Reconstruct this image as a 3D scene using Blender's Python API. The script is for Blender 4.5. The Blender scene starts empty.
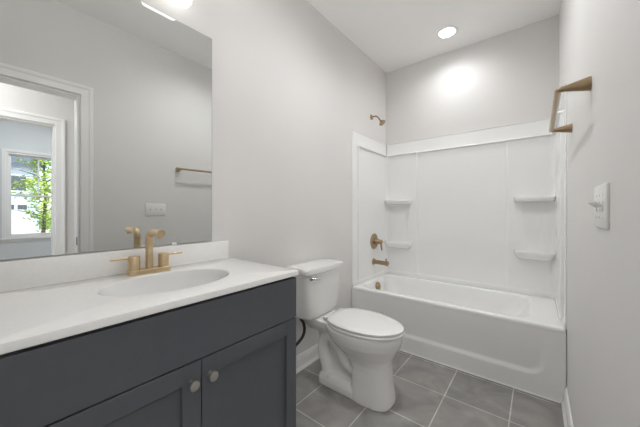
import bpy, bmesh, math, random
from mathutils import Vector, Matrix

PI = math.pi
SC = bpy.context.scene
COL = SC.collection
rnd = random.Random(7)

# ------------------------------------------------------------------ measures
W = 1.524          # room width (left wall x=0, right wall x=W)
L = 2.97           # back wall
CEIL = 2.79
NEAR = -0.45       # wall behind the camera
TUBY = 2.215       # front of the bathtub
RIM = 0.458
T = 0.115          # wall thickness
D0, D1, DH = -0.25, 0.505, 2.11      # bathroom doorway in the right wall
HX = 2.77          # far wall of the hall
E0, E1 = -0.32, 0.515                # doorway across the hall
RX = 5.10          # window wall of the room beyond
WY0, WY1, WZ0, WZ1 = 0.255, 0.985, 0.745, 2.105

# ------------------------------------------------------------------ camera
cam_d = bpy.data.cameras.new('camera')
cam = bpy.data.objects.new('camera', cam_d)
COL.objects.link(cam)
cam.location = (1.383, 0.0, 1.175)
cam.rotation_euler = (PI / 2, 0, math.radians(38.6))
cam_d.sensor_width = 36.0
cam_d.lens = 272.0 / 640.0 * 36.0
cam_d.shift_y = -2.5 / 640.0
cam_d.clip_start = 0.01
cam_d.clip_end = 300
SC.camera = cam

# ------------------------------------------------------------------ view, sky, sun, lights
SC.view_settings.view_transform = 'Standard'
SC.view_settings.look = 'None'
SC.view_settings.exposure = 1.86
SC.view_settings.gamma = 1.0
SC.view_settings.use_curve_mapping = False
SC.cycles.use_denoising = True
SC.cycles.max_bounces = 16
SC.cycles.diffuse_bounces = 10
SC.cycles.glossy_bounces = 8
SC.cycles.transparent_max_bounces = 12
SC.cycles.sample_clamp_indirect = 2.0
SC.cycles.use_guiding = True
SC.cycles.use_adaptive_sampling = False

VANITY_E = 0.36      # radiance of the vanity lamp shades
UPLIGHT_W = 0.9      # upward fill added above each vanity shade to lift the ceiling
RECESS_E = 5.0       # radiance of the recessed lamp lens
BEAM_TUB, BEAM_FILL = 6.0, 13.8   # downward beam of the tub lamp and of the added fill lamp
LAMP_COL = (0.972, 0.99, 1.0)

world = bpy.data.worlds.new('world')
SC.world = world
world.use_nodes = True
wn = world.node_tree
bg = wn.nodes['Background']
sky = wn.nodes.new('ShaderNodeTexSky')
sky.sky_type = 'NISHITA'
sky.sun_disc = False
sky.sun_elevation = math.radians(48)
sky.sun_rotation = math.radians(250)
wn.links.new(sky.outputs[0], bg.inputs[0])
bg.inputs[1].default_value = 0.17


def light(name, kind, loc, energy, color=(1, 1, 1), size=None, size_y=None, rot=(0, 0, 0)):
    d = bpy.data.lights.new(name, kind)
    d.energy = energy
    d.color = color
    if kind == 'AREA':
        d.shape = 'RECTANGLE'
        d.size = size
        d.size_y = size_y or size
    o = bpy.data.objects.new(name, d)
    o.location = loc
    o.rotation_euler = rot
    COL.objects.link(o)
    return o


sun = light('sun', 'SUN', (0, 0, 20), 2.0, (1.0, 0.95, 0.88), rot=(math.radians(0), math.radians(-42), math.radians(-25)))
sun.data.angle = math.radians(0.6)
light('hall_fill_light', 'AREA', (2.2, -0.35, CEIL - 0.03), 5.5, (0.98, 0.99, 1.0), 0.35, 0.35)  # added unseen light, brightens the hall
light('far_room_fill_light', 'AREA', (3.9, 0.5, CEIL - 0.03), 6.5, (0.95, 0.98, 1.0), 0.8, 0.8)  # added fill, brightens the far room beyond its window light


# ------------------------------------------------------------------ materials
def lin(r, g, b):
    f = lambda c: (c / 255.0) / 12.92 if c / 255.0 <= 0.04045 else ((c / 255.0 + 0.055) / 1.055) ** 2.4
    return (f(r), f(g), f(b), 1.0)


def mat(name, rgb, rough=0.5, metal=0.0, spec=0.5, noise=None, bump=None, coat=0.0, emit=None):
    m = bpy.data.materials.new(name)
    m.use_nodes = True
    nt = m.node_tree
    b = nt.nodes['Principled BSDF']
    c = lin(*rgb)
    b.inputs['Base Color'].default_value = c
    b.inputs['Roughness'].default_value = rough
    b.inputs['Metallic'].default_value = metal
    b.inputs['Specular IOR Level'].default_value = spec
    b.inputs['Coat Weight'].default_value = coat
    b.inputs['Coat Roughness'].default_value = 0.08
    tc = nt.nodes.new('ShaderNodeTexCoord')
    if noise:
        scale, amount = noise
        n = nt.nodes.new('ShaderNodeTexNoise')
        n.inputs['Scale'].default_value = scale
        n.inputs['Detail'].default_value = 4
        nt.links.new(tc.outputs['Object'], n.inputs['Vector'])
        r = nt.nodes.new('ShaderNodeValToRGB')
        r.color_ramp.elements[0].color = tuple(x * (1 - amount) for x in c[:3]) + (1,)
        r.color_ramp.elements[1].color = tuple(min(1, x * (1 + amount)) for x in c[:3]) + (1,)
        r.color_ramp.elements[0].position = 0.3
        r.color_ramp.elements[1].position = 0.7
        nt.links.new(n.outputs['Fac'], r.inputs['Fac'])
        nt.links.new(r.outputs['Color'], b.inputs['Base Color'])
    if bump:
        scale, strength = bump
        n2 = nt.nodes.new('ShaderNodeTexNoise')
        n2.inputs['Scale'].default_value = scale
        n2.inputs['Detail'].default_value = 3
        nt.links.new(tc.outputs['Object'], n2.inputs['Vector'])
        bp = nt.nodes.new('ShaderNodeBump')
        bp.inputs['Strength'].default_value = strength
        bp.inputs['Distance'].default_value = 0.002
        nt.links.new(n2.outputs['Fac'], bp.inputs['Height'])
        nt.links.new(bp.outputs['Normal'], b.inputs['Normal'])
    if emit:
        b.inputs['Emission Color'].default_value = tuple(emit[0]) + (1,)
        b.inputs['Emission Strength'].default_value = emit[1]
    return m


M = {}
M['wall'] = mat('wall_paint', (227, 225, 223), 0.55, spec=0.35, noise=(2.0, 0.012), bump=(260, 0.06))
M['far_wall'] = mat('far_room_paint', (226, 229, 232), 0.6, spec=0.3, noise=(2.0, 0.012))
M['ceil'] = mat('ceiling_paint', (250, 249, 248), 0.8, spec=0.2, noise=(3.0, 0.01), bump=(180, 0.08))
M['trim'] = mat('trim_paint', (243, 242, 241), 0.3, noise=(4, 0.008))
M['acrylic'] = mat('tub_acrylic', (244, 244, 243), 0.16, spec=0.5, noise=(3, 0.008))
M['porcelain'] = mat('porcelain', (234, 233, 231), 0.10, spec=0.5, noise=(5, 0.008))
M['seat'] = mat('seat_plastic', (232, 231, 229), 0.22, noise=(5, 0.008))
M['counter'] = mat('cultured_marble', (240, 239, 237), 0.14, noise=(90, 0.018))
M['basin'] = mat('basin_shaded_white', (226, 226, 225), 0.12, noise=(5, 0.008))  # white grayed so the bowl's shade is painted into the colour
M['cabinet'] = mat('charcoal_paint', (84, 87, 92), 0.38, spec=0.4, noise=(30, 0.03), bump=(220, 0.03))
M['dark'] = mat('cabinet_recess', (30, 31, 33), 0.7, noise=(20, 0.05))
M['gold'] = mat('champagne_bronze', (213, 190, 154), 0.28, metal=1.0, noise=(60, 0.05))
M['bronze'] = mat('bronze_satin', (176, 154, 124), 0.3, metal=1.0, noise=(60, 0.05))
M['nickel'] = mat('brushed_nickel', (190, 186, 180), 0.3, metal=1.0, noise=(80, 0.04))
M['chrome'] = mat('chrome', (225, 225, 225), 0.08, metal=1.0, noise=(40, 0.01))
M['mirror'] = mat('mirror_silver', (223, 225, 223), 0.0, metal=1.0)
M['mirror_edge'] = mat('mirror_edge_glass', (120, 128, 126), 0.2, noise=(50, 0.05))
M['plastic'] = mat('switch_plastic', (238, 237, 234), 0.3, noise=(10, 0.01))
M['rubber'] = mat('black_rubber', (28, 28, 28), 0.45, noise=(200, 0.2))
M['shade'] = mat('opal_glass_lit', (245, 243, 240), 0.3, noise=(10, 0.005), emit=(LAMP_COL, VANITY_E))
M['lens'] = mat('lamp_lens_lit', (245, 243, 240), 0.4, noise=(10, 0.005), emit=(LAMP_COL, RECESS_E))
M['steel'] = mat('dark_steel', (84, 80, 76), 0.4, metal=1.0, noise=(60, 0.05))
M['clip'] = mat('clear_plastic_clip', (225, 226, 226), 0.2, noise=(30, 0.02))
M['bark'] = mat('bark', (96, 80, 66), 0.9, noise=(12, 0.25), bump=(40, 0.6))
M['leaf'] = mat('leaf_green', (176, 194, 86), 0.55, noise=(3.0, 0.35))
M['siding'] = mat('siding_white', (184, 191, 200), 0.7, noise=(2, 0.03))
M['roofing'] = mat('shingle_gray', (88, 94, 104), 0.9, noise=(6, 0.15))
M['darkglass'] = mat('dark_window', (56, 64, 74), 0.1, noise=(2, 0.15))
M['drive'] = mat('concrete', (196, 192, 186), 0.9, noise=(3, 0.08), bump=(30, 0.3))
M['lawn'] = mat('lawn', (112, 130, 78), 0.95, noise=(5, 0.25))
M['floorwood'] = mat('far_floor', (168, 158, 148), 0.5, noise=(6, 0.1))


def glass_mat():
    m = bpy.data.materials.new('window_glass')
    m.use_nodes = True
    nt = m.node_tree
    nt.nodes.remove(nt.nodes['Principled BSDF'])
    out = nt.nodes['Material Output']
    tr = nt.nodes.new('ShaderNodeBsdfTransparent')
    tr.inputs[0].default_value = (0.95, 0.97, 0.97, 1)
    gl = nt.nodes.new('ShaderNodeBsdfGlossy')
    gl.inputs['Roughness'].default_value = 0.02
    fr = nt.nodes.new('ShaderNodeFresnel')
    fr.inputs[0].default_value = 1.35
    mx = nt.nodes.new('ShaderNodeMixShader')
    nt.links.new(fr.outputs[0], mx.inputs[0])
    nt.links.new(tr.outputs[0], mx.inputs[1])
    nt.links.new(gl.outputs[0], mx.inputs[2])
    nt.links.new(mx.outputs[0], out.inputs[0])
    return m


M['glass'] = glass_mat()


def tile_mat():
    m = bpy.data.materials.new('gray_floor_tile')
    m.use_nodes = True
    nt = m.node_tree
    b = nt.nodes['Principled BSDF']
    tc = nt.nodes.new('ShaderNodeTexCoord')
    mp = nt.nodes.new('ShaderNodeMapping')
    S = 0.339
    mp.inputs['Location'].default_value = (-0.922 + 5 * S, -1.850 + 10 * S, 0)
    nt.links.new(tc.outputs['Object'], mp.inputs['Vector'])
    br = nt.nodes.new('ShaderNodeTexBrick')
    br.offset = 0.0
    br.squash = 1.0
    br.inputs['Scale'].default_value = 1.0
    br.inputs['Brick Width'].default_value = S
    br.inputs['Row Height'].default_value = S
    br.inputs['Mortar Size'].default_value = 0.0032
    br.inputs['Mortar Smooth'].default_value = 0.15
    br.inputs['Bias'].default_value = 0.0
    br.inputs['Color1'].default_value = lin(143, 141, 138)
    br.inputs['Color2'].default_value = lin(155, 152, 149)
    br.inputs['Mortar'].default_value = lin(208, 206, 202)
    nt.links.new(mp.outputs['Vector'], br.inputs['Vector'])
    n = nt.nodes.new('ShaderNodeTexNoise')
    n.inputs['Scale'].default_value = 5.0
    n.inputs['Detail'].default_value = 6.0
    n.inputs['Distortion'].default_value = 1.2
    nt.links.new(tc.outputs['Object'], n.inputs['Vector'])
    r = nt.nodes.new('ShaderNodeValToRGB')
    r.color_ramp.elements[0].position = 0.3
    r.color_ramp.elements[0].color = (0.74, 0.74, 0.74, 1)
    r.color_ramp.elements[1].position = 0.72
    r.color_ramp.elements[1].color = (1.2, 1.19, 1.18, 1)
    nt.links.new(n.outputs['Fac'], r.inputs['Fac'])
    mx = nt.nodes.new('ShaderNodeMix')
    mx.data_type = 'RGBA'
    mx.blend_type = 'MULTIPLY'
    mx.inputs[0].default_value = 1.0
    nt.links.new(br.outputs['Color'], mx.inputs[6])
    nt.links.new(r.outputs['Color'], mx.inputs[7])
    nt.links.new(mx.outputs[2], b.inputs['Base Color'])
    rr = nt.nodes.new('ShaderNodeMapRange')
    rr.inputs['To Min'].default_value = 0.38
    rr.inputs['To Max'].default_value = 0.8
    nt.links.new(br.outputs['Fac'], rr.inputs['Value'])
    nt.links.new(rr.outputs['Result'], b.inputs['Roughness'])
    bp = nt.nodes.new('ShaderNodeBump')
    bp.invert = True
    bp.inputs['Strength'].default_value = 0.5
    bp.inputs['Distance'].default_value = 0.002
    nt.links.new(br.outputs['Fac'], bp.inputs['Height'])
    nt.links.new(bp.outputs['Normal'], b.inputs['Normal'])
    return m


M['tile'] = tile_mat()


def siding_mat():
    m = M['siding']
    nt = m.node_tree
    b = nt.nodes['Principled BSDF']
    tc = nt.nodes.new('ShaderNodeTexCoord')
    wv = nt.nodes.new('ShaderNodeTexWave')
    wv.wave_type = 'BANDS'
    wv.bands_direction = 'Z'
    wv.wave_profile = 'SAW'
    wv.inputs['Scale'].default_value = 1.6
    nt.links.new(tc.outputs['Object'], wv.inputs['Vector'])
    bp = nt.nodes.new('ShaderNodeBump')
    bp.inputs['Strength'].default_value = 0.9
    bp.inputs['Distance'].default_value = 0.03
    nt.links.new(wv.outputs['Fac'], bp.inputs['Height'])
    nt.links.new(bp.outputs['Normal'], b.inputs['Normal'])


siding_mat()


# ------------------------------------------------------------------ mesh helpers
def box(bm, x0, x1, y0, y1, z0, z1, bev=0.0, seg=2):
    vs = [bm.verts.new((x, y, z)) for z in (z0, z1) for y in (y0, y1) for x in (x0, x1)]
    idx = [(0, 2, 3, 1), (4, 5, 7, 6), (0, 1, 5, 4), (2, 6, 7, 3), (0, 4, 6, 2), (1, 3, 7, 5)]
    fs = [bm.faces.new([vs[i] for i in f]) for f in idx]
    if bev > 0:
        es = list({e for f in fs for e in f.edges})
        bmesh.ops.bevel(bm, geom=es, offset=bev, segments=seg, profile=0.5, affect='EDGES')
    return bm


def loft(bm, rings, cap0=True, cap1=True, closed=False):
    R = [[bm.verts.new(p) for p in r] for r in rings]
    n = len(R[0])
    for a, b in zip(R[:-1], R[1:]):
        for i in range(n):
            j = (i + 1) % n
            bm.faces.new((a[i], a[j], b[j], b[i]))
    if closed:
        a, b = R[-1], R[0]
        for i in range(n):
            j = (i + 1) % n
            bm.faces.new((a[i], a[j], b[j], b[i]))
    else:
        if cap0:
            bm.faces.new(list(reversed(R[0])))
        if cap1:
            bm.faces.new(R[-1])
    return R


def grid(bm, rows):
    V = [[bm.verts.new(p) for p in r] for r in rows]
    for a, b in zip(V[:-1], V[1:]):
        for i in range(len(a) - 1):
            bm.faces.new((a[i], a[i + 1], b[i + 1], b[i]))


def tube(bm, pts, rad, n=20, sq=(1.0, 1.0), up=None):
    """swept round tube along points; rad is a number or one per point; sq scales the two cross axes"""
    P = [Vector(p) for p in pts]
    rr = rad if isinstance(rad, (list, tuple)) else [rad] * len(P)
    tan = []
    for i in range(len(P)):
        a = P[max(0, i - 1)]
        b = P[min(len(P) - 1, i + 1)]
        tan.append((b - a).normalized())
    ref = Vector(up) if up else (Vector((0, 0, 1)) if abs(tan[0].z) < 0.9 else Vector((0, 1, 0)))
    u = (ref - tan[0] * ref.dot(tan[0])).normalized()
    rings = []
    for i, p in enumerate(P):
        t = tan[i]
        u = (u - t * u.dot(t)).normalized()
        v = t.cross(u)
        rings.append([p + (u * math.cos(2 * PI * k / n) * sq[0] + v * math.sin(2 * PI * k / n) * sq[1]) * rr[i] for k in range(n)])
    loft(bm, rings)


def lathe(bm, prof, origin, axis=(0, 0, 1), n=32):
    """prof: (radius, distance along axis) pairs"""
    a = Vector(axis).normalized()
    ref = Vector((0, 0, 1)) if abs(a.z) < 0.9 else Vector((1, 0, 0))
    u = (ref - a * ref.dot(a)).normalized()
    v = a.cross(u)
    o = Vector(origin)
    rings = [[o + a * h + (u * math.cos(2 * PI * k / n) + v * math.sin(2 * PI * k / n)) * max(r, 1e-5) for k in range(n)] for r, h in prof]
    loft(bm, rings)


def spline(pts, n=10):
    """Catmull-Rom through the points"""
    P = [Vector(p) for p in pts]
    P = [P[0] * 2 - P[1]] + P + [P[-1] * 2 - P[-2]]
    out = []
    for i in range(1, len(P) - 2):
        for k in range(n):
            t = k / n
            a, b, c, d = P[i - 1], P[i], P[i + 1], P[i + 2]
            out.append(0.5 * ((2 * b) + (c - a) * t + (2 * a - 5 * b + 4 * c - d) * t * t + (3 * b - a - 3 * c + d) * t ** 3))
    out.append(P[-2])
    return out


def rrect(x0, x1, y0, y1, z, r, n=8):
    pts = []
    for cx, cy, a0 in ((x1 - r, y1 - r, 0), (x0 + r, y1 - r, PI / 2), (x0 + r, y0 + r, PI), (x1 - r, y0 + r, 1.5 * PI)):
        for k in range(n + 1):
            a = a0 + PI / 2 * k / n
            pts.append((cx + r * math.cos(a), cy + r * math.sin(a), z))
    return pts


def egg(xc, xf, xb, yc, hw, z, ef=2.0, eb=2.6, n=64):
    pts = []
    for k in range(n):
        a = 2 * PI * k / n
        c, s = math.cos(a), math.sin(a)
        e = ef if c >= 0 else eb
        rx = (xf - xc) if c >= 0 else (xc - xb)
        pts.append((xc + rx * math.copysign(abs(c) ** (2 / e), c), yc + hw * math.copysign(abs(s) ** (2 / e), s), z))
    return pts


def root_of(o):
    while o.parent:
        o = o.parent
    return o


def finish(bm, name, m, parent=None, smooth=None):
    bmesh.ops.recalc_face_normals(bm, faces=bm.faces[:])
    off = root_of(parent).location if parent else Vector((0, 0, 0))
    if off.length > 0:
        bmesh.ops.translate(bm, verts=bm.verts[:], vec=-Vector(off))
    me = bpy.data.meshes.new(name)
    bm.to_mesh(me)
    bm.free()
    me.materials.append(m)
    o = bpy.data.objects.new(name, me)
    COL.objects.link(o)
    if parent:
        o.parent = parent
    if smooth is not None:
        me.polygons.foreach_set('use_smooth', [True] * len(me.polygons))
        me.set_sharp_from_angle(angle=math.radians(smooth))
    return o


def thing(name, label, cat, loc, group=None):
    o = bpy.data.objects.new(name, None)
    o.empty_display_size = 0.05
    o.location = loc
    COL.objects.link(o)
    return tag(o, label, cat, group)


def tag(o, label, cat, group=None):
    o['label'] = label
    o['category'] = cat
    if group:
        o['group'] = group
    return o


def struct(bm, name, m, parent=None, smooth=None, label=None):
    o = finish(bm, name, m, parent, smooth)
    if not parent:
        o['kind'] = 'structure'
    return o


def B():
    return bmesh.new()


def sstep(a, b, x):
    t = max(0.0, min(1.0, (x - a) / (b - a)))
    return t * t * (3 - 2 * t)


# ------------------------------------------------------------------ the setting
bm = B(); box(bm, -T, W + T, NEAR - T, L + T, -0.1, 0.0)
struct(bm, 'floor', M['tile'])
bm = B(); box(bm, -T, W, NEAR - T, L + T, CEIL, CEIL + 0.1)
struct(bm, 'ceiling', M['ceil'])
bm = B(); box(bm, -T, 0, NEAR - T, L + T, 0, CEIL)
struct(bm, 'wall_left', M['wall'])
bm = B(); box(bm, 0, W, L, L + T, 0, CEIL)
struct(bm, 'wall_back', M['wall'])
bm = B(); box(bm, 0, W, NEAR - T, NEAR, 0, CEIL)
struct(bm, 'wall_near', M['wall'])
bm = B()
box(bm, W, W + T, NEAR - T, D0, 0, CEIL)
box(bm, W, W + T, D1, L + T, 0, CEIL)
box(bm, W, W + T, D0, D1, DH, CEIL)
struct(bm, 'wall_right', M['wall'])


def casing(bm, x, sx, y0, y1, zt, w=0.085):
    """moulded door casing on the wall plane x, mitred round the head of the opening, projecting along sx"""
    prof = [(0.006, 0.0), (0.006, 0.012), (0.008, 0.0135), (0.040, 0.0145), (w - 0.030, 0.0155), (w - 0.022, 0.019), (w - 0.003, 0.0195), (w, 0.017), (w, 0.0)]
    rings = []
    for ys, yb, z0, zk in ((-1, y0, 0, 0), (-1, y0, zt, 1), (1, y1, zt, 1), (1, y1, 0, 0)):
        rings.append([(x + sx * d, yb + ys * b, z0 + zk * b) for b, d in prof])
    loft(bm, rings)


def jamb(bm, x0, x1, y0, y1, zt, t=0.012):
    box(bm, x0, x1, y0, y0 + t, 0, zt)
    box(bm, x0, x1, y1 - t, y1, 0, zt)
    box(bm, x0, x1, y0 + t, y1 - t, zt - t, zt)


bm = B()
jamb(bm, W, W + T, D0, D1, DH)
d1 = struct(bm, 'door_1', M['trim'])
bm = B(); casing(bm, W, -1, D0, D1, DH); casing(bm, W + T, 1, D0, D1, DH)
finish(bm, 'casing', M['trim'], d1)
bm = B(); box(bm, W + 0.001, W + 0.030, D1 - 0.0145, D1 - 0.0115, 0.90, 0.965, 0.001, 1)
finish(bm, 'strike_plate', M['steel'], d1)

# hall and the room beyond
HY0, HY1 = -1.2, 1.6
RY0, RY1 = -2.2, 1.5
bm = B(); box(bm, W + T, HX + T, HY0, HY1, -0.1, 0.0); box(bm, HX + T, RX + T, RY0, RY1, -0.1, 0.0)
struct(bm, 'floor_hall', M['floorwood'])
bm = B(); box(bm, W, RX + T, RY0 - T, RY1 + T, CEIL, CEIL + 0.1)
struct(bm, 'ceiling_hall', M['ceil'])
bm = B()
box(bm, HX, HX + T, RY0, E0, 0, CEIL)
box(bm, HX, HX + T, E1, RY1 + T, 0, CEIL)
box(bm, HX, HX + T, E0, E1, DH, CEIL)
struct(bm, 'wall_hall', M['wall'])
bm = B(); box(bm, W + T, HX, HY0 - T, HY0, 0, CEIL); box(bm, W + T, HX, HY1, HY1 + T, 0, CEIL)
struct(bm, 'wall_hall_end', M['wall'])
bm = B(); jamb(bm, HX, HX + T, E0, E1, DH)
d2 = struct(bm, 'door_2', M['trim'])
bm = B(); casing(bm, HX, -1, E0, E1, DH); casing(bm, HX + T, 1, E0, E1, DH)
finish(bm, 'casing', M['trim'], d2)
bm = B()
box(bm, RX, RX + T, RY0 - T, WY0, 0, CEIL)
box(bm, RX, RX + T, WY1, RY1 + T, 0, CEIL)
box(bm, RX, RX + T, WY0, WY1, 0, WZ0)
box(bm, RX, RX + T, WY0, WY1, WZ1, CEIL)
struct(bm, 'wall_far', M['far_wall'])
bm = B(); box(bm, HX + T, RX, RY0 - T, RY0, 0, CEIL); box(bm, HX + T, RX, RY1, RY1 + T, 0, CEIL)
struct(bm, 'wall_far_side', M['far_wall'])

# window: vinyl frame, two sashes, muntins, casing and stool
bm = B()
fx0, fx1 = RX + 0.001, RX + 0.085
for a, b, c, d in ((WY0 - 0.005, WY0 + 0.03, WZ0, WZ1), (WY1 - 0.03, WY1 + 0.005, WZ0, WZ1), (WY0 + 0.03, WY1 - 0.03, WZ0, WZ0 + 0.03), (WY0 + 0.03, WY1 - 0.03, WZ1 - 0.03, WZ1)):
    box(bm, fx0, fx1, a, b, c, d, 0.002, 1)
w1 = struct(bm, 'window_1', M['trim'])
zm = (WZ0 + WZ1) / 2


def sash(z0, z1, x0, x1, grille):
    bm = B()
    a0, a1, s = WY0 + 0.03, WY1 - 0.03, 0.032
    for a, b, c, d in ((a0, a0 + s, z0, z1), (a1 - s, a1, z0, z1), (a0 + s, a1 - s, z0, z0 + s), (a0 + s, a1 - s, z1 - s, z1)):
        box(bm, x0, x1, a, b, c, d, 0.002, 1)
    if grille:
        ym = (a0 + a1) / 2
        box(bm, x0 + 0.012, x1 - 0.006, ym - 0.008, ym + 0.008, z0 + s, z1 - s)
        zz = (z0 + z1) / 2
        box(bm, x0 + 0.012, x1 - 0.006, a0 + s, a1 - s, zz - 0.008, zz + 0.008)
    o = finish(bm, 'sash', M['trim'], w1)
    bm = B()
    box(bm, (x0 + x1) / 2, (x0 + x1) / 2 + 0.004, a0 + s, a1 - s, z0 + s, z1 - s)
    finish(bm, 'pane', M['glass'], o)


sash(WZ0 + 0.03, zm + 0.016, RX + 0.025, RX + 0.05, False)
sash(zm - 0.016, WZ1 - 0.03, RX + 0.052, RX + 0.078, True)
bm = B()
for a, b, c, d in ((WY0 - 0.04, WY0, WZ0, WZ1 + 0.04), (WY1, WY1 + 0.04, WZ0, WZ1 + 0.04), (WY0, WY1, WZ1, WZ1 + 0.04), (WY0 - 0.04, WY1 + 0.04, WZ0 - 0.06, WZ0 - 0.02)):
    box(bm, RX - 0.014, RX, a, b, c, d, 0.002, 1)
box(bm, RX - 0.035, RX + 0.02, WY0 - 0.05, WY1 + 0.05, WZ0 - 0.02, WZ0, 0.004, 2)
finish(bm, 'window_casing', M['trim'], w1)


# baseboards with a shoe strip
def base_prof(bm, x, sx, y0, y1):
    prof = [(0, 0), (0.026, 0), (0.024, 0.012), (0.016, 0.022), (0.0145, 0.024), (0.0145, 0.082), (0.0115, 0.088), (0.0105, 0.097), (0.006, 0.106), (0, 0.109)]
    rows = [[(x + sx * d, y, z) for d, z in prof] for y in (y0, y1)]
    loft(bm, rows)


bm = B(); base_prof(bm, W, -1, D1 + 0.085, TUBY - 0.001)
struct(bm, 'baseboard_right', M['trim'])
bm = B(); base_prof(bm, 0, 1, 0.885, TUBY - 0.001)
struct(bm, 'baseboard_left', M['trim'])
bm = B(); base_prof(bm, HX, -1, E1 + 0.085, HY1)
struct(bm, 'baseboard_hall', M['trim'])
bm = B(); base_prof(bm, RX, -1, RY0, RY1)
struct(bm, 'baseboard_far', M['trim'])

# ------------------------------------------------------------------ bathtub
tub = thing('bathtub', 'white alcove bathtub with rolled rim under the shower surround', 'bathtub', (W / 2, TUBY + 0.38, 0))
x0, x1, y0, y1 = 0.003, W - 0.003, TUBY, L - 0.003


def rloop(ax0, ax1, ay0, ay1, z, r, n=14, m=20):
    """rounded rectangle with evenly split straights (same count for every r)"""
    pts = []
    cs = ((ax1 - r, ay1 - r, 0), (ax0 + r, ay1 - r, PI / 2), (ax0 + r, ay0 + r, PI), (ax1 - r, ay0 + r, 1.5 * PI))
    arcs = [[(cx + r * math.cos(a0 + PI / 2 * k / n), cy + r * math.sin(a0 + PI / 2 * k / n), z) for k in range(n + 1)] for cx, cy, a0 in cs]
    for i in range(4):
        pts += arcs[i]
        p, q = arcs[i][-1], arcs[(i + 1) % 4][0]
        for k in range(1, m):
            t = k / m
            pts.append((p[0] + (q[0] - p[0]) * t, p[1] + (q[1] - p[1]) * t, z))
    return pts


ix0, ix1, iy0, iy1 = 0.058, W - 0.19, TUBY + 0.075, L - 0.085
rings = [
    rloop(x0 + 0.02, x1 - 0.02, y0 + 0.02, y1 - 0.01, RIM - 0.09, 0.012),
    rloop(x0, x1, y0 + 0.001, y1, RIM - 0.030, 0.012),
    rloop(x0, x1, y0, y1, RIM - 0.012, 0.012),
    rloop(x0 + 0.003, x1 - 0.003, y0 + 0.004, y1 - 0.003, RIM - 0.003, 0.014),
    rloop(x0 + 0.010, x1 - 0.010, y0 + 0.012, y1 - 0.010, RIM, 0.018),
    rloop(ix0 - 0.02, ix1 + 0.02, iy0 - 0.018, iy1 + 0.018, RIM, 0.13),
    rloop(ix0 - 0.008, ix1 + 0.008, iy0 - 0.006, iy1 + 0.006, RIM - 0.004, 0.125),
    rloop(ix0, ix1, iy0, iy1, RIM - 0.016, 0.12),
    rloop(ix0 + 0.012, ix1 - 0.03, iy0 + 0.010, iy1 - 0.010, RIM - 0.07, 0.12),
    rloop(ix0 + 0.03, ix1 - 0.10, iy0 + 0.025, iy1 - 0.025, RIM - 0.18, 0.13),
    rloop(ix0 + 0.05, ix1 - 0.17, iy0 + 0.045, iy1 - 0.045, RIM - 0.29, 0.13),
    rloop(ix0 + 0.075, ix1 - 0.22, iy0 + 0.075, iy1 - 0.075, RIM - 0.335, 0.12),
    rloop(ix0 + 0.13, ix1 - 0.28, iy0 + 0.13, iy1 - 0.13, RIM - 0.352, 0.08),
]
bm = B(); loft(bm, rings, cap0=False, cap1=True)
finish(bm, 'tub_shell', M['acrylic'], tub, smooth=50)

# apron: a shallow sunk panel with a rounded lower corner and a soft ledge
bm = B()
rows = []
NX, NZ = 150, 90


def apron_in(x, z):
    # signed distance to a rounded rectangle x 0.13..1.40, z 0.135..0.60 (open at the top)
    cx, cz, hx, hz, r = 0.775, 0.405, 0.650, 0.282, 0.10
    qx, qz = abs(x - cx) - hx + r, abs(z - cz) - hz + r
    d = math.hypot(max(qx, 0), max(qz, 0)) + min(max(qx, qz), 0) - r
    dip = 1 - sstep(-0.034, 0.004, d)
    fade = 1 - sstep(0.14, 0.40, z)
    return 0.011 * dip * fade


ztop = RIM - 0.020
for k in range(NZ + 1):
    z = 0.0 + ztop * k / NZ
    row = []
    for i in range(NX + 1):
        x = x0 + (x1 - x0) * i / NX
        row.append((x, TUBY + 0.0015 + apron_in(x, z), z))
    rows.append(row)
rows.append([(p[0], TUBY + 0.05, ztop) for p in rows[-1]])
rows.insert(0, [(p[0], TUBY + 0.05, 0.0) for p in rows[0]])
grid(bm, rows)
finish(bm, 'apron', M['acrylic'], tub, smooth=45)
# caulk bead where the apron meets the tile
bm = B(); tube(bm, [(0.03, TUBY - 0.001, 0.003), (W - 0.03, TUBY - 0.001, 0.003)], 0.0045, 8)
finish(bm, 'caulk_bead', M['acrylic'], tub, smooth=60)
bm = B(); lathe(bm, [(0.036, -0.01), (0.043, 0.0), (0.043, 0.008), (0.036, 0.018), (0.012, 0.021), (0.011, 0.024), (0, 0.025)], (ix0 + 0.016, 2.61, 0.384), (1, 0, 0.16))
ov = finish(bm, 'overflow_cover', M['bronze'], tub, smooth=40)
ov['label'] = 'bronze round overflow cover'
bm = B(); lathe(bm, [(0.036, -0.004), (0.036, 0.003), (0.028, 0.005), (0.022, 0.002), (0, 0.002)], (ix0 + 0.22, 2.61, RIM - 0.352), (0, 0, 1))
finish(bm, 'drain', M['bronze'], tub, smooth=40)

# ------------------------------------------------------------------ shower surround
LEDGE, TOP = 1.815, 1.952
sur = thing('shower_surround', 'white glossy three sided shower wall surround above the bathtub', 'shower surround', (W / 2, L, RIM))
sx0, sx1 = 0.0, W


def back_t(x, z):
    t = 0.022
    xs = x if x < W / 2 else W - x                       # mirrored
    tw = 0.372 if x < W / 2 else 0.352
    t += 0.012 * (1 - sstep(tw - 0.009, tw + 0.009, xs))           # corner towers stand proud of the middle panel
    t += 0.10 * (1 - sstep(0.0, 0.07, xs)) ** 2          # coved corner
    # scooped recess between the two shelves
    if 0.80 < z < 1.29:
        f = (z - 0.80) / 0.49
        half = 0.055 + 0.055 * f
        d = abs(xs - 0.175) - half
        t -= 0.012 * (1 - sstep(-0.035, 0.03, d)) * sstep(0.80, 0.84, z)
    t += 0.006 * (1 - sstep(0.492, 0.500, z))            # bottom bead
    return t


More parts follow.
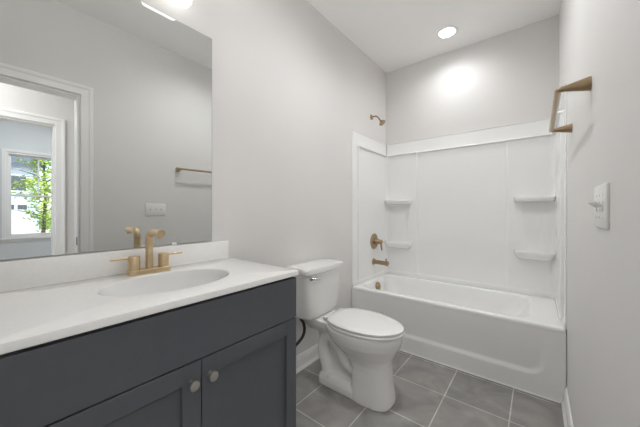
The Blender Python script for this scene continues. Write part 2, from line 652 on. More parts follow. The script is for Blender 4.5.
bm = B()
xs = [0.02 + (W - 0.04) * i / 190 for i in range(191)]
LIP = [(1.7955, 0.002), (1.7965, 0.014), (1.799, 0.018), (1.804, 0.020), (1.809, 0.018), (1.8125, 0.013), (1.814, 0.006)]
zs = [RIM + 0.001 + (1.795 - 0.001 - RIM) * k / 150 for k in range(151)]
rows = [[(x, L - back_t(x, z), z) for x in xs] for z in zs]
for z, d in LIP:                                          # rolled lip of the ledge
    rows.append([(x, L - back_t(x, 1.79) - d, z) for x in xs])
rows.append([(x, L - 0.008, LEDGE + 0.001) for x in xs])
rows += [[(x, L - d, z) for x in xs] for d, z in ((0.008, TOP - 0.010), (0.012, TOP - 0.007), (0.012, TOP - 0.003))]
rows.append([(x, L - 0.0005, TOP) for x in xs])
grid(bm, rows)
finish(bm, 'back_panel', M['acrylic'], sur, smooth=40)


def side_panel(x, sx):
    def st(y, z):
        t = 0.006 + 0.020 * sstep(2.300, 2.318, y)
        t += 0.004 * (1 - sstep(0.492, 0.500, z))
        return t
    bm = B()
    ys = [TUBY + 0.004, TUBY + 0.006, 2.298, 2.301, 2.304, 2.307, 2.3095, 2.3105, 2.313, 2.316, 2.319] + [2.33 + (L - 0.008 - 2.33) * i / 20 for i in range(21)]
    zz = [RIM + 0.001, 0.485, 0.492, 0.494, 0.497, 0.500, 0.505] + [0.55 + (1.795 - 0.55) * k / 12 for k in range(13)]
    rows = [[(x + sx * st(y, z), y, z) for y in ys] for z in zz]
    for z, d in LIP:
        rows.append([(x + sx * (st(y, 1.79) + d * sstep(2.300, 2.318, y)), y, z) for y in ys])
    rows.append([(x + sx * 0.006, y, LEDGE + 0.001) for y in ys])
    rows += [[(x + sx * d, y, z) for y in ys] for d, z in ((0.006, TOP - 0.010), (0.009, TOP - 0.007), (0.009, TOP - 0.003))]
    rows.append([(x + sx * 0.0005, y, TOP) for y in ys])
    for r in rows:                                          # close the front edge to the wall
        p = r[0]
        r.insert(0, (x + sx * 0.0005, p[1], p[2]))
    grid(bm, rows)
    return finish(bm, 'side_panel', M['acrylic'], sur)


side_panel(0, 1)
side_panel(W, -1)


def shelf(side, z, dish):
    """corner shelf: a rounded half-moon slab; the lower ones have a dished, deeper body"""
    cx = 0.175 if side < 0 else W - 0.16
    hw = 0.150 if side < 0 else 0.137
    yb = L - 0.018
    prof = [(-0.030, 0.80), (-0.020, 0.93), (-0.006, 1.0), (0.006, 1.0), (0.012, 0.97), (0.013, 0.92)]
    if dish:
        prof = [(-0.062, 0.30), (-0.052, 0.55), (-0.036, 0.78), (-0.018, 0.95), (-0.004, 1.0), (0.008, 1.0), (0.014, 0.97), (0.014, 0.90), (0.004, 0.82), (0.003, 0.5)]
    rings = []
    for dz, s in prof:
        r = []
        for k in range(33):
            a = PI + PI * k / 32
            c, sn = math.cos(a), math.sin(a)
            r.append((cx + hw * (0.6 + 0.4 * s) * math.copysign(abs(c) ** 0.6, c), yb - 0.02 - 0.095 * s * abs(sn) ** 0.6, z + dz))
        r.append((cx + hw * (0.6 + 0.4 * s), yb, z + dz))
        r.insert(0, (cx - hw * (0.6 + 0.4 * s), yb, z + dz))
        rings.append(r)
    bm = B(); loft(bm, rings)
    finish(bm, 'shelf', M['acrylic'], sur, smooth=50)


for side in (-1, 1):
    shelf(side, 1.283, False)
    shelf(side, 0.822, True)

# shower fittings, all bronze, on the left end wall
FY = 2.61
sh = thing('wall_shower', 'small bronze shower head on a bent arm above the surround', 'shower head', (0, FY, 2.175))
bm = B(); lathe(bm, [(0.029, 0.0), (0.029, 0.003), (0.022, 0.012), (0.012, 0.016), (0, 0.016)], (0.0005, FY, 2.175), (1, 0, 0))
finish(bm, 'flange', M['bronze'], sh, smooth=40)
arm = spline([(0.01, FY, 2.175), (0.04, FY, 2.178), (0.068, FY, 2.168), (0.095, FY, 2.135), (0.110, FY, 2.112)], 8)
bm = B(); tube(bm, arm, 0.0078, 14)
finish(bm, 'shower_arm', M['bronze'], sh, smooth=40)
ax = Vector((0.62, -0.05, -0.78)).normalized()
bm = B(); lathe(bm, [(0.009, -0.006), (0.012, 0.0), (0.012, 0.010), (0.016, 0.016), (0.033, 0.026), (0.036, 0.030), (0.036, 0.036), (0.033, 0.038), (0, 0.037)], (0.108, FY, 2.116), ax)
finish(bm, 'spray_head', M['bronze'], sh, smooth=40)

sv = thing('shower_valve', 'bronze shower valve with round plate and lever above the tub spout', 'shower valve', (0.026, FY + 0.01, 0.853))
bm = B(); lathe(bm, [(0.083, 0.0), (0.083, 0.005), (0.078, 0.009), (0.040, 0.012), (0.032, 0.016), (0, 0.016)], (0.0265, FY + 0.01, 0.853), (1, 0, 0), 40)
finish(bm, 'trim_plate', M['bronze'], sv, smooth=40)
bm = B(); lathe(bm, [(0.026, 0.0), (0.026, 0.045), (0.022, 0.05), (0.021, 0.075), (0.017, 0.08), (0, 0.08)], (0.042, FY + 0.01, 0.853), (1, 0, 0))
h = finish(bm, 'valve_handle', M['bronze'], sv, smooth=40)
bm = B(); tube(bm, [(0.105, FY + 0.01, 0.862), (0.110, FY + 0.008, 0.82), (0.118, FY + 0.006, 0.765)], [0.011, 0.010, 0.008], 14)
finish(bm, 'lever', M['bronze'], h, smooth=40)

ts = thing('tub_spout', 'bronze tub spout below the shower valve', 'tub spout', (0.026, FY, 0.64))
bm = B(); lathe(bm, [(0.034, 0.0), (0.034, 0.006), (0.024, 0.012), (0.022, 0.03), (0.022, 0.135), (0.026, 0.145), (0.026, 0.163), (0.020, 0.168), (0, 0.168)], (0.0265, FY, 0.64), (1, 0, -0.03))
tsb = finish(bm, 'spout_body', M['bronze'], ts, smooth=40)
bm = B(); lathe(bm, [(0.006, 0.0), (0.006, 0.02), (0.009, 0.022), (0.009, 0.03), (0, 0.031)], (0.17, FY, 0.655), (0, 0, 1), 16)
finish(bm, 'diverter_knob', M['bronze'], tsb, smooth=40)

# ------------------------------------------------------------------ vanity
CT = 0.910                # counter top
CY0, CY1, CX1 = 0.002, 0.894, 0.546
VX = 0.536                # face of the doors
van = thing('vanity_cabinet', 'charcoal painted shaker vanity cabinet under the white sink top', 'cabinet', (0.27, 0.445, 0))
V0, V1 = 0.014, 0.891
bm = B()
box(bm, 0.002, VX - 0.02, V0, V0 + 0.016, 0.10, CT - 0.0235)
box(bm, 0.002, VX - 0.02, V1 - 0.016, V1, 0.10, CT - 0.0235)
box(bm, 0.002, 0.012, V0 + 0.016, V1 - 0.016, 0.10, CT - 0.0235)
box(bm, 0.012, VX - 0.02, V0 + 0.016, V1 - 0.016, 0.10, 0.116)
for z0, z1 in ((0.116, 0.14), (0.670, 0.715), (CT - 0.056, CT - 0.0235)):
    box(bm, VX - 0.04, VX - 0.02, V0 + 0.016, V1 - 0.016, z0, z1)
box(bm, VX - 0.04, VX - 0.02, V0 + 0.016, V0 + 0.05, 0.14, 0.670)
box(bm, VX - 0.04, VX - 0.02, V1 - 0.05, V1 - 0.016, 0.14, 0.670)
box(bm, VX - 0.04, VX - 0.02, 0.42, 0.47, 0.14, 0.670)
box(bm, 0.002, VX - 0.085, V0 + 0.002, V1 - 0.002, 0.0, 0.10)
finish(bm, 'cabinet_box', M['cabinet'], van)
bm = B(); box(bm, VX - 0.0195, VX, V0, V1, 0.701, CT - 0.034, 0.0018, 2)
finish(bm, 'drawer_front', M['cabinet'], van)


def shaker(y0, y1, z0, z1, ky):
    s, st = 0.060, 0.010
    bm = B()
    box(bm, VX - 0.0195, VX, y0, y0 + s, z0, z1, 0.0012, 1)
    box(bm, VX - 0.0195, VX, y1 - s, y1, z0, z1, 0.0012, 1)
    box(bm, VX - 0.0195, VX - 0.0002, y0 + s - 0.001, y1 - s + 0.001, z0, z0 + s, 0.0012, 1)
    box(bm, VX - 0.0195, VX - 0.0002, y0 + s - 0.001, y1 - s + 0.001, z1 - s, z1, 0.0012, 1)
    d = finish(bm, 'door', M['cabinet'], van)
    bm = B(); box(bm, VX - 0.0190, VX - 0.0115, y0 + s - 0.004, y1 - s + 0.004, z0 + s - 0.004, z1 - s + 0.004)
    finish(bm, 'door_panel', M['cabinet'], d)
    bm = B(); lathe(bm, [(0.009, -0.001), (0.0065, 0.003), (0.006, 0.014), (0.0150, 0.018), (0.0162, 0.021), (0.0162, 0.026), (0.0145, 0.029), (0, 0.0295)], (VX, ky, 0.637), (1, 0, 0))
    k = finish(bm, 'knob', M['nickel'], d, smooth=40)
    k['label'] = 'brushed nickel round knob'


YS = 0.448
shaker(V0 + 0.001, YS - 0.0016, 0.112, 0.696, 0.413)
shaker(YS + 0.0016, V1 - 0.001, 0.112, 0.696, 0.476)

# sink top
top = thing('sink_countertop', 'white marble sink top with oval basin on the charcoal vanity', 'countertop', (0.28, 0.445, CT - 0.027))
BX, BY, BRX, BRY = 0.285, 0.463, 0.160, 0.223
angs = sorted(set([2 * PI * k / 96 for k in range(96)] + [math.atan2(yy - BY, xx - BX) % (2 * PI) for xx in (0.002, CX1) for yy in (CY0, CY1)]))


def rect_loop(z, ins):
    pts = []
    for a in angs:
        c, s = math.cos(a), math.sin(a)
        tx = ((CX1 - ins - BX) / c) if c > 1e-9 else ((0.002 + ins - BX) / c if c < -1e-9 else 1e9)
        ty = ((CY1 - ins - BY) / s) if s > 1e-9 else ((CY0 + ins - BY) / s if s < -1e-9 else 1e9)
        t = min(tx, ty)
        pts.append((BX + c * t, BY + s * t, z))
    return pts


def ell_loop(z, f, dx=0.0):
    # points at the same polar angles on the ellipse
    pts = []
    for a in angs:
        c, s = math.cos(a), math.sin(a)
        r = 1.0 / math.sqrt((c / (BRX * f)) ** 2 + (s / (BRY * f)) ** 2)
        pts.append((BX + dx + c * r, BY + s * r, z))
    return pts


bm = B()
loft(bm, [ell_loop(CT - 0.023, 1.02), rect_loop(CT - 0.023, 0.002), rect_loop(CT - 0.021, 0.0), rect_loop(CT - 0.005, 0.0), rect_loop(CT - 0.0012, 0.0014),
          rect_loop(CT, 0.005), ell_loop(CT, 1.02)], cap0=False, cap1=False)
finish(bm, 'counter_slab', M['counter'], top, smooth=35)
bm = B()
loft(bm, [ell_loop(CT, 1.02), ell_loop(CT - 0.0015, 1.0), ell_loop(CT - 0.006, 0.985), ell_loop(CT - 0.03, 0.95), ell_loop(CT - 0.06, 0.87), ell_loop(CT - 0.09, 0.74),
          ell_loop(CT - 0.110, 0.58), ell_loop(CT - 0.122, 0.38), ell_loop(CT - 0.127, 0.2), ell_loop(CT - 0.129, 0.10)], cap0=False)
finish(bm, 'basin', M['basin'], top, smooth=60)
bm = B(); lathe(bm, [(0.024, -0.003), (0.024, 0.002), (0.018, 0.004), (0.015, 0.001), (0, 0.003)], (BX, BY, CT - 0.128), (0, 0, 1))
dr = finish(bm, 'drain', M['gold'], top, smooth=40)
bm = B(); box(bm, 0.001, 0.021, CY0, 0.879, CT - 0.0005, CT + 0.0985, 0.003, 2)
finish(bm, 'backsplash', M['counter'], top, smooth=40)

# faucet
FX, FYY = 0.078, 0.457
fa = thing('faucet', 'champagne bronze two handle faucet behind the oval sink basin', 'faucet', (FX, FYY, CT))
bm = B()
loft(bm, [rrect(FX - 0.026, FX + 0.026, FYY - 0.080, FYY + 0.080, CT + 0.0002, 0.012), rrect(FX - 0.026, FX + 0.026, FYY - 0.080, FYY + 0.080, CT + 0.018, 0.012),
          rrect(FX - 0.0245, FX + 0.0245, FYY - 0.0785, FYY + 0.0785, CT + 0.0195, 0.011)])
finish(bm, 'base_plate', M['gold'], fa, smooth=40)
path = [(FX, FYY, CT + 0.018), (FX, FYY, CT + 0.05), (FX, FYY, CT + 0.12)]
cz, cr = CT + 0.139, 0.036
for k in range(13):
    a = PI - (PI / 2) * k / 12
    path.append((FX + cr + cr * math.cos(a), FYY, cz + cr * math.sin(a)))
path += [(FX + cr + 0.04, FYY, cz + cr), (FX + cr + 0.088, FYY, cz + cr)]
bm = B(); tube(bm, path, 0.0146, 24, up=(0, 1, 0))
sp = finish(bm, 'spout', M['gold'], fa, smooth=40)
bm = B(); lathe(bm, [(0.0085, -0.002), (0.0085, 0.006), (0.0065, 0.007), (0, 0.006)], (FX + cr + 0.074, FYY, cz + cr - 0.0145), (0, 0, -1), 20)
finish(bm, 'aerator', M['gold'], sp, smooth=40)
for s in (-1, 1):
    bm = B(); lathe(bm, [(0.0215, 0.0), (0.0215, 0.057), (0.0202, 0.059), (0, 0.059)], (FX, FYY + s * 0.057, CT + 0.0185), (0, 0, 1), 28)
    hb = finish(bm, 'handle', M['gold'], fa, smooth=40)
    bm = B(); tube(bm, [(FX, FYY + s * 0.062, CT + 0.071), (FX, FYY + s * 0.10, CT + 0.071), (FX, FYY + s * 0.138, CT + 0.071)], [0.0048, 0.0046, 0.0042], 14)
    finish(bm, 'lever', M['gold'], hb, smooth=40)

# ------------------------------------------------------------------ mirror
MZ0, MZ1, MY0, MY1 = 1.013, 2.108, 0.0, 0.787
mir = thing('mirror', 'large frameless rectangular wall mirror above the vanity', 'mirror', (0, 0.4, MZ0))
bm = B(); box(bm, 0.001, 0.0055, MY0, MY1, MZ0, MZ1)
finish(bm, 'glass_edge', M['mirror_edge'], mir)
bm = B(); grid(bm, [[(0.0062, MY0 + 0.001, MZ0 + 0.001), (0.0062, MY1 - 0.0015, MZ0 + 0.001)], [(0.0062, MY0 + 0.001, MZ1 - 0.001), (0.0062, MY1 - 0.0015, MZ1 - 0.001)]])
finish(bm, 'mirror_face', M['mirror'], mir)
bm = B(); box(bm, 0.001, 0.011, 0.577, 0.600, MZ0 - 0.004, MZ0 + 0.010, 0.002, 2)
finish(bm, 'mirror_clip', M['clip'], mir)

# ------------------------------------------------------------------ vanity light above the mirror
vl = thing('vanity_light', 'lit white glass two shade lamp bar above the mirror', 'lamp', (0, 0.435, 2.20))
bm = B(); box(bm, 0.0005, 0.022, 0.30, 0.57, 2.215, 2.275, 0.004, 2)
bp = finish(bm, 'back_plate', M['gold'], vl)
bm = B(); box(bm, 0.066, 0.086, 0.25, 0.62, 2.285, 2.303, 0.003, 2); box(bm, 0.02, 0.08, 0.425, 0.445, 2.285, 2.300, 0.002, 1)
box(bm, 0.012, 0.03, 0.42, 0.45, 2.24, 2.30, 0.002, 1)
finish(bm, 'arm', M['gold'], vl)
for yc in (0.313, 0.557):
    bm = B(); lathe(bm, [(0.018, 0), (0.018, 0.022), (0.012, 0.03), (0, 0.03)], (0.076, yc, 2.262), (0, 0, 1), 24)
    finish(bm, 'lamp_socket', M['gold'], vl, smooth=40)
    bm = B()
    loft(bm, [rrect(0.050, 0.102, yc - 0.070, yc + 0.070, 2.158, 0.010), rrect(0.046, 0.106, yc - 0.076, yc + 0.076, 2.162, 0.014), rrect(0.046, 0.106, yc - 0.076, yc + 0.076, 2.258, 0.014),
              rrect(0.050, 0.102, yc - 0.072, yc + 0.072, 2.264, 0.010)])
    finish(bm, 'lamp_shade', M['shade'], vl, smooth=40)
    light('vanity_up_fill', 'AREA', (0.076, yc, 2.312), UPLIGHT_W, LAMP_COL, 0.06, 0.13, rot=(PI, 0, 0))  # added fill aimed at the ceiling; the shade itself is closed

# ------------------------------------------------------------------ recessed ceiling lights
def recessed(x, y, label, beam):
    rl = thing('ceiling_light', label, 'lamp', (x, y, CEIL))
    bm = B()
    rp = [(0.066, -0.002), (0.090, -0.002), (0.092, -0.006), (0.088, -0.010), (0.070, -0.012), (0.066, -0.008)]
    n = 40
    loft(bm, [[(x + r * math.cos(2 * PI * k / n), y + r * math.sin(2 * PI * k / n), CEIL + h) for k in range(n)] for r, h in rp], closed=True)
    finish(bm, 'trim_ring', M['trim'], rl, smooth=40)
    bm = B(); lathe(bm, [(0.0675, -0.0005), (0.0675, -0.007), (0.05, -0.0085), (0, -0.009)], (x, y, CEIL), (0, 0, 1), 40)
    finish(bm, 'lamp_lens', M['lens'], rl, smooth=40)
    b = light('recessed_beam', 'SPOT', (x, y, CEIL - 0.014), beam, LAMP_COL)
    b.data.spot_size = math.radians(162)
    b.data.spot_blend = 0.85
    b.data.shadow_soft_size = 0.055


recessed(0.748, 2.63, 'round recessed white ceiling light over the bathtub', BEAM_TUB)
recessed(0.84, 1.45, 'added unseen recessed ceiling light over the floor before the toilet', BEAM_FILL)  # extra lamp out of view, put in to brighten the room

# ------------------------------------------------------------------ towel bar
tb = thing('towel_bar', 'bronze towel bar with cone posts on the right wall', 'towel bar', (W, 1.59, 1.602))
for y in (1.276, 1.904):
    bm = B(); lathe(bm, [(0.0235, 0.0005), (0.0235, 0.004), (0.0100, 0.066), (0.0098, 0.074)], (W, y, 1.602), (-1, 0, 0), 32)
    finish(bm, 'post', M['bronze'], tb, smooth=40)
e = 0.012
pth = [(W - 0.072, 1.276, 1.602), (W - 0.076, 1.2765, 1.602), (W - 0.081, 1.280, 1.602), (W - 0.083, 1.288, 1.602), (W - 0.083, 1.892, 1.602), (W - 0.081, 1.900, 1.602), (W - 0.076, 1.9035, 1.602), (W - 0.072, 1.904, 1.602)]
bm = B(); tube(bm, pth, 0.0096, 20)
finish(bm, 'bar', M['bronze'], tb, smooth=50)

# ------------------------------------------------------------------ light switches by the door
sw = thing('light_switch', 'white three gang toggle switch plate on the right wall', 'light switch', (W, 1.085, 1.175))
SY, SZ = 1.068, 1.188
bm = B()
loft(bm, [[(W - d, p[0], p[1]) for p in rrect(SY - 0.092 + i, SY + 0.092 - i, SZ - 0.0595 + i, SZ + 0.0595 - i, 0, 0.006)] for d, i in ((0.0005, 0.0), (0.0045, 0.0005), (0.0065, 0.003))])
finish(bm, 'wall_plate', M['plastic'], sw, smooth=40)
for k, up in ((-1, 1), (0, 1), (1, 1)):
    y = SY + k * 0.046
    bm = B(); box(bm, W - 0.0085, W - 0.0062, y - 0.0075, y + 0.0075, SZ - 0.014, SZ + 0.014, 0.001, 1)
    c = finish(bm, 'toggle', M['plastic'], sw)
    bm = B(); tube(bm, [(W - 0.006, y, SZ + 0.0), (W - 0.015, y, SZ + 0.006 * up), (W - 0.0225, y, SZ + 0.011 * up)], [0.0048, 0.0044, 0.0038], 12)
    finish(bm, 'toggle_tip', M['plastic'], c, smooth=40)
    for s in (-1, 1):
        bm = B(); lathe(bm, [(0.0032, 0.0), (0.0030, 0.0012), (0, 0.0016)], (W - 0.0064, y, SZ + s * 0.030), (-1, 0, 0), 12)
        finish(bm, 'screw', M['plastic'], sw, smooth=40)

# ------------------------------------------------------------------ toilet
TY = 1.555
toi = thing('toilet', 'white two piece toilet with closed lid between vanity and bathtub', 'toilet', (0.40, TY, 0))


def cross(rows):
    return [egg(*r) for r in rows]


tmp = B()
# bowl and front column:            xc    xf     xb    yc  hw     z     ef   eb
loft(tmp, [egg(0.56, 0.704, 0.46, TY, 0.116, 0.000, 3.0, 5.0),
           egg(0.56, 0.702, 0.46, TY, 0.115, 0.030, 3.0, 5.0),
           egg(0.56, 0.692, 0.46, TY, 0.108, 0.110, 2.9, 5.0),
           egg(0.56, 0.688, 0.45, TY, 0.104, 0.190, 2.8, 4.0),
           egg(0.55, 0.690, 0.42, TY, 0.108, 0.235, 2.5, 3.2),
           egg(0.53, 0.699, 0.37, TY, 0.121, 0.270, 2.2, 2.6),
           egg(0.50, 0.720, 0.32, TY, 0.149, 0.310, 2.05, 2.4),
           egg(0.49, 0.742, 0.28, TY, 0.171, 0.350, 2.0, 2.4),
           egg(0.48, 0.753, 0.26, TY, 0.181, 0.388, 2.0, 2.5),
           egg(0.48, 0.755, 0.25, TY, 0.182, 0.418, 2.0, 2.6),
           egg(0.48, 0.749, 0.25, TY, 0.177, 0.430, 2.0, 2.6)])
# rear deck under the tank
loft(tmp, [rrect(0.085, 0.40, TY - 0.070, TY + 0.070, 0.335, 0.03), rrect(0.065, 0.42, TY - 0.098, TY + 0.098, 0.368, 0.035),
           rrect(0.055, 0.46, TY - 0.114, TY + 0.114, 0.390, 0.03), rrect(0.055, 0.46, TY - 0.116, TY + 0.116, 0.424, 0.03), rrect(0.06, 0.45, TY - 0.110, TY + 0.110, 0.430, 0.03)])
# web behind the trapway
loft(tmp, [rrect(0.20, 0.52, TY - 0.050, TY + 0.050, 0.0, 0.03), rrect(0.18, 0.52, TY - 0.038, TY + 0.038, 0.20, 0.03), rrect(0.12, 0.50, TY - 0.038, TY + 0.038, 0.37, 0.03)])
# trapway swelling out of both sides
for s in (-1, 1):
    tp = spline([(0.50, TY + s * 0.050, 0.200), (0.445, TY + s * 0.052, 0.165), (0.395, TY + s * 0.054, 0.200), (0.345, TY + s * 0.052, 0.280), (0.280, TY + s * 0.050, 0.322),
                 (0.222, TY + s * 0.048, 0.285), (0.212, TY + s * 0.048, 0.200), (0.240, TY + s * 0.050, 0.110), (0.250, TY + s * 0.050, 0.010)], 8)
    tube(tmp, tp, 0.039, 20, up=(0, 1, 0))
# foot
loft(tmp, [rrect(0.190, 0.60, TY - 0.110, TY + 0.110, 0.0, 0.05), rrect(0.190, 0.60, TY - 0.109, TY + 0.109, 0.044, 0.05), rrect(0.205, 0.58, TY - 0.098, TY + 0.098, 0.070, 0.045), rrect(0.22, 0.56, TY - 0.075, TY + 0.075, 0.082, 0.04)])
bmesh.ops.recalc_face_normals(tmp, faces=tmp.faces[:])
bmesh.ops.translate(tmp, verts=tmp.verts[:], vec=-Vector(toi.location))
me = bpy.data.meshes.new('bowl_source')
tmp.to_mesh(me); tmp.free()
src = bpy.data.objects.new('bowl_source', me)
COL.objects.link(src)
md = src.modifiers.new('r', 'REMESH'); md.mode = 'VOXEL'; md.voxel_size = 0.0055; md.use_smooth_shade = True
ms = src.modifiers.new('s', 'SMOOTH'); ms.factor = 0.5; ms.iterations = 4
bpy.context.view_layer.update()
ev = src.evaluated_get(bpy.context.evaluated_depsgraph_get())
bowl_me = bpy.data.meshes.new_from_object(ev)
bpy.data.objects.remove(src)
bpy.data.meshes.remove(me)
bowl_me.name = 'bowl'
for v in bowl_me.vertices:
    if v.co.z < 0.0005:
        v.co.z = 0.0005
bowl_me.materials.clear()
bowl_me.materials.append(M['porcelain'])
bowl_me.polygons.foreach_set('use_smooth', [True] * len(bowl_me.polygons))
bowl = bpy.data.objects.new('bowl', bowl_me)
COL.objects.link(bowl)
bowl.parent = toi
for s in (-1, 1):
    bm = B(); lathe(bm, [(0.014, 0.0), (0.014, 0.008), (0.010, 0.016), (0, 0.018)], (0.295, TY + s * 0.091, 0.062), (0, s * 0.25, 1), 20)
    finish(bm, 'bolt_cap', M['seat'], toi, smooth=50)
# seat ring and lid
bm = B()
loft(bm, [egg(0.49, 0.758, 0.272, TY, 0.177, 0.4315, 2.0, 2.5), egg(0.49, 0.765, 0.269, TY, 0.184, 0.436, 2.0, 2.5), egg(0.49, 0.765, 0.269, TY, 0.184, 0.444, 2.0, 2.5), egg(0.49, 0.759, 0.272, TY, 0.178, 0.4485, 2.0, 2.5)])
finish(bm, 'seat', M['seat'], toi, smooth=50)
bm = B()
loft(bm, [egg(0.49, 0.754, 0.268, TY, 0.173, 0.4525, 2.0, 2.5), egg(0.49, 0.762, 0.264, TY, 0.181, 0.4555, 2.0, 2.5), egg(0.49, 0.762, 0.264, TY, 0.181, 0.4635, 2.0, 2.5),
          egg(0.49, 0.754, 0.271, TY, 0.174, 0.4690, 2.0, 2.5), egg(0.49, 0.70, 0.31, TY, 0.135, 0.4725, 2.0, 2.4), egg(0.49, 0.59, 0.40, TY, 0.06, 0.4740, 2.0, 2.2)])
finish(bm, 'lid', M['seat'], toi, smooth=50)
for s in (-1, 1):
    bm = B(); lathe(bm, [(0.012, -0.03), (0.012, 0.03)], (0.262, TY + s * 0.075, 0.450), (0, 1, 0), 18)
    finish(bm, 'hinge', M['seat'], toi, smooth=50)


# tank: tapered, bowed front
TK = TY - 0.014


def tank_loft(bm, specs):
    rings = []
    for z, xb, xf, hw, r, bow in specs:
        base = dense_rect(xb, xf, hw, r, z)
        rings.append([(x + bow * ((x - xb) / (xf - xb)) * (1 - ((y - TK) / hw) ** 2), y, zz) for x, y, zz in base])
    loft(bm, rings)


def dense_rect(xb, xf, hw, r, z):
    return rloop(xb, xf, TK - hw, TK + hw, z, r, 8, 12)


bm = B()
tank_loft(bm, [(0.431, 0.06, 0.165, 0.135, 0.04, 0.008), (0.434, 0.04, 0.180, 0.165, 0.045, 0.010), (0.445, 0.032, 0.188, 0.180, 0.045, 0.012), (0.47, 0.030, 0.192, 0.187, 0.045, 0.013),
               (0.60, 0.025, 0.200, 0.199, 0.042, 0.014), (0.747, 0.022, 0.205, 0.208, 0.040, 0.015)])
finish(bm, 'tank', M['porcelain'], toi, smooth=45)
bm = B()
tank_loft(bm, [(0.7475, 0.018, 0.210, 0.213, 0.035, 0.016), (0.752, 0.012, 0.218, 0.222, 0.035, 0.017), (0.778, 0.012, 0.220, 0.224, 0.035, 0.017), (0.789, 0.018, 0.214, 0.217, 0.035, 0.017), (0.794, 0.04, 0.19, 0.19, 0.035, 0.015)])
finish(bm, 'tank_lid', M['porcelain'], toi, smooth=45)
bm = B()
ly = TY - 0.178
lathe(bm, [(0.014, 0.0), (0.014, 0.008), (0.010, 0.014), (0, 0.014)], (0.205, ly, 0.722), (1, 0, 0), 20)
tube(bm, [(0.220, ly, 0.722), (0.228, ly + 0.012, 0.722), (0.234, ly + 0.03, 0.721), (0.236, ly + 0.055, 0.718)], [0.009, 0.010, 0.009, 0.008], 14)
fl = finish(bm, 'flush_lever', M['chrome'], toi, smooth=45)
fl['label'] = 'chrome flush lever'
# water supply hose, looping out from behind the vanity
hp = spline([(0.105, 1.395, 0.434), (0.098, 1.400, 0.418), (0.088, 1.432, 0.385), (0.082, 1.452, 0.335), (0.078, 1.440, 0.285), (0.072, 1.390, 0.248), (0.062, 1.29, 0.215), (0.055, TY - 0.40, 0.190)], 8)
bm = B(); tube(bm, hp, 0.0105, 12)
hs = finish(bm, 'supply_hose', M['rubber'], toi, smooth=60)
hs['label'] = 'black water supply hose'
sto = thing('shutoff_valve', 'chrome water shutoff valve on the wall behind the vanity', 'valve', (0, TY - 0.40, 0.185))
bm = B(); lathe(bm, [(0.024, 0.0005), (0.022, 0.006), (0.008, 0.008), (0.008, 0.04), (0.012, 0.042), (0.012, 0.075), (0, 0.076)], (0, TY - 0.40, 0.185), (1, 0, 0), 20)
finish(bm, 'valve_body', M['chrome'], sto, smooth=40)
bm = B(); lathe(bm, [(0.016, 0.0), (0.018, 0.004), (0.016, 0.010), (0, 0.011)], (0.076, TY - 0.40, 0.185), (1, 0, 0), 20)
finish(bm, 'knob', M['chrome'], sto, smooth=40)

# ------------------------------------------------------------------ outside the far window
GZ = -0.35
bm = B(); box(bm, RX + T + 0.01, 70, -40, 45, GZ - 0.3, GZ)
struct(bm, 'ground', M['lawn'])
bm = B(); box(bm, 11, 29.9, -12, 16, GZ, GZ + 0.03)
struct(bm, 'street', M['drive'])

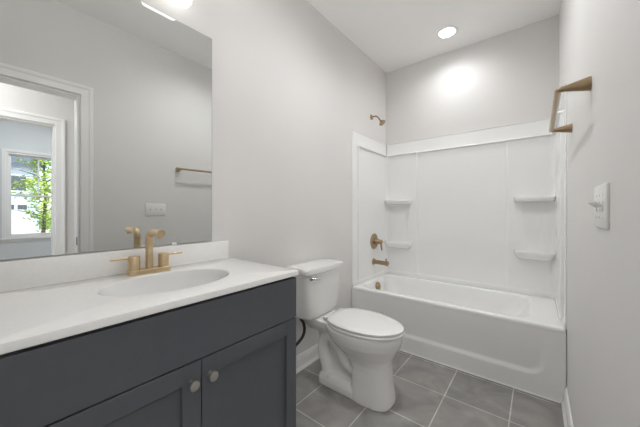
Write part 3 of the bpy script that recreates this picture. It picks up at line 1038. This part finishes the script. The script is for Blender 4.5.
tr = thing('young_tree', 'young green leafy tree outside the far window', 'tree', (9.2, 1.12, GZ))
bm = B()
tube(bm, spline([(9.2, 1.12, GZ), (9.22, 1.10, 0.6), (9.18, 1.13, 1.5), (9.2, 1.1, 2.6), (9.2, 1.1, 3.2)], 6), [0.05 - 0.035 * i / 24 for i in range(25)], 10)
for k in range(16):
    z = 0.75 + k * 0.13
    a = k * 2.4
    ln = 0.55 + 0.25 * rnd.random()
    p0 = Vector((9.2, 1.12, z))
    p1 = p0 + Vector((math.cos(a) * ln, math.sin(a) * ln * 0.9, 0.22))
    tube(bm, [p0, p0.lerp(p1, 0.5) + Vector((0, 0, 0.03)), p1], [0.014, 0.010, 0.004], 6)
finish(bm, 'trunk', M['bark'], tr, smooth=60)
bm = B()
for k in range(4600):
    while True:
        p = Vector((rnd.uniform(-1, 1), rnd.uniform(-1, 1), rnd.uniform(-1, 1)))
        if p.length < 1 and (p.length > 0.25):
            break
    q = Vector((9.2 + p.x * 0.85, 1.27 + p.y * 0.70, 1.85 + p.z * 1.25))
    q += 0.10 * Vector((math.sin(q.z * 9), math.sin(q.x * 11 + q.z * 6), math.sin(q.y * 9)))
    s = rnd.uniform(0.035, 0.065)
    m3 = Matrix.Rotation(rnd.uniform(0, 6.28), 3, 'Z') @ Matrix.Rotation(rnd.uniform(-1.0, 1.0), 3, 'X') @ Matrix.Rotation(rnd.uniform(-0.9, 0.9), 3, 'Y')
    if math.sin(q.x * 6.1 + 1) + math.sin(q.y * 7.3) + math.sin(q.z * 6.7 + 2) < -0.35:
        continue
    vs = [bm.verts.new(q + m3 @ Vector(c) * s) for c in ((-1, 0, 0), (-0.2, -0.45, 0.08), (1, 0, -0.12), (-0.2, 0.45, 0.08))]
    bm.faces.new(vs)
fo = finish(bm, 'foliage', M['leaf'], tr)

hx, hy0, hy1, hz = 30.0, -9.0, 3.0, 4.7
ho = thing('house', 'white sided neighbouring house with gray roof seen through the window', 'house', (33, -3, GZ))
bm = B(); box(bm, hx, hx + 8, hy0, hy1, GZ, hz)
hw_ = finish(bm, 'wall', M['siding'], ho)
bm = B()
ring = [(hx - 0.5, hz - 0.1), (hx + 4, hz + 2.6), (hx + 8.5, hz - 0.1), (hx + 8.5, hz + 0.15), (hx + 4, hz + 2.9), (hx - 0.5, hz + 0.15)]
loft(bm, [[(a, y, b) for a, b in ring] for y in (hy0 - 0.4, hy1 + 0.4)])
finish(bm, 'roof', M['roofing'], ho)
for (a, b, c, d) in ((-6.5, -5.2, 0.9, 2.4), (-3.6, -2.3, 0.9, 2.4), (-6.5, -5.2, 3.0, 4.2), (-3.6, -2.3, 3.0, 4.2), (0.2, 1.0, 2.75, 3.85), (1.5, 2.3, 2.75, 3.85)):
    bm = B(); box(bm, hx - 0.06, hx, a - 0.12, b + 0.12, c - 0.12, d + 0.12, 0.01, 1)
    wf = finish(bm, 'window', M['trim'], ho)
    bm = B(); box(bm, hx - 0.07, hx - 0.05, a, b, c, d)
    finish(bm, 'pane', M['darkglass'], wf)
bm = B(); box(bm, hx - 0.06, hx, -0.4, 2.5, GZ, 1.95, 0.01, 1)
gd = finish(bm, 'garage_door', M['siding'], ho)
for k in range(4):
    bm = B(); box(bm, hx - 0.075, hx - 0.055, -0.2 + k * 0.68, 0.3 + k * 0.68, 1.30, 1.65)
    finish(bm, 'pane', M['darkglass'], gd)
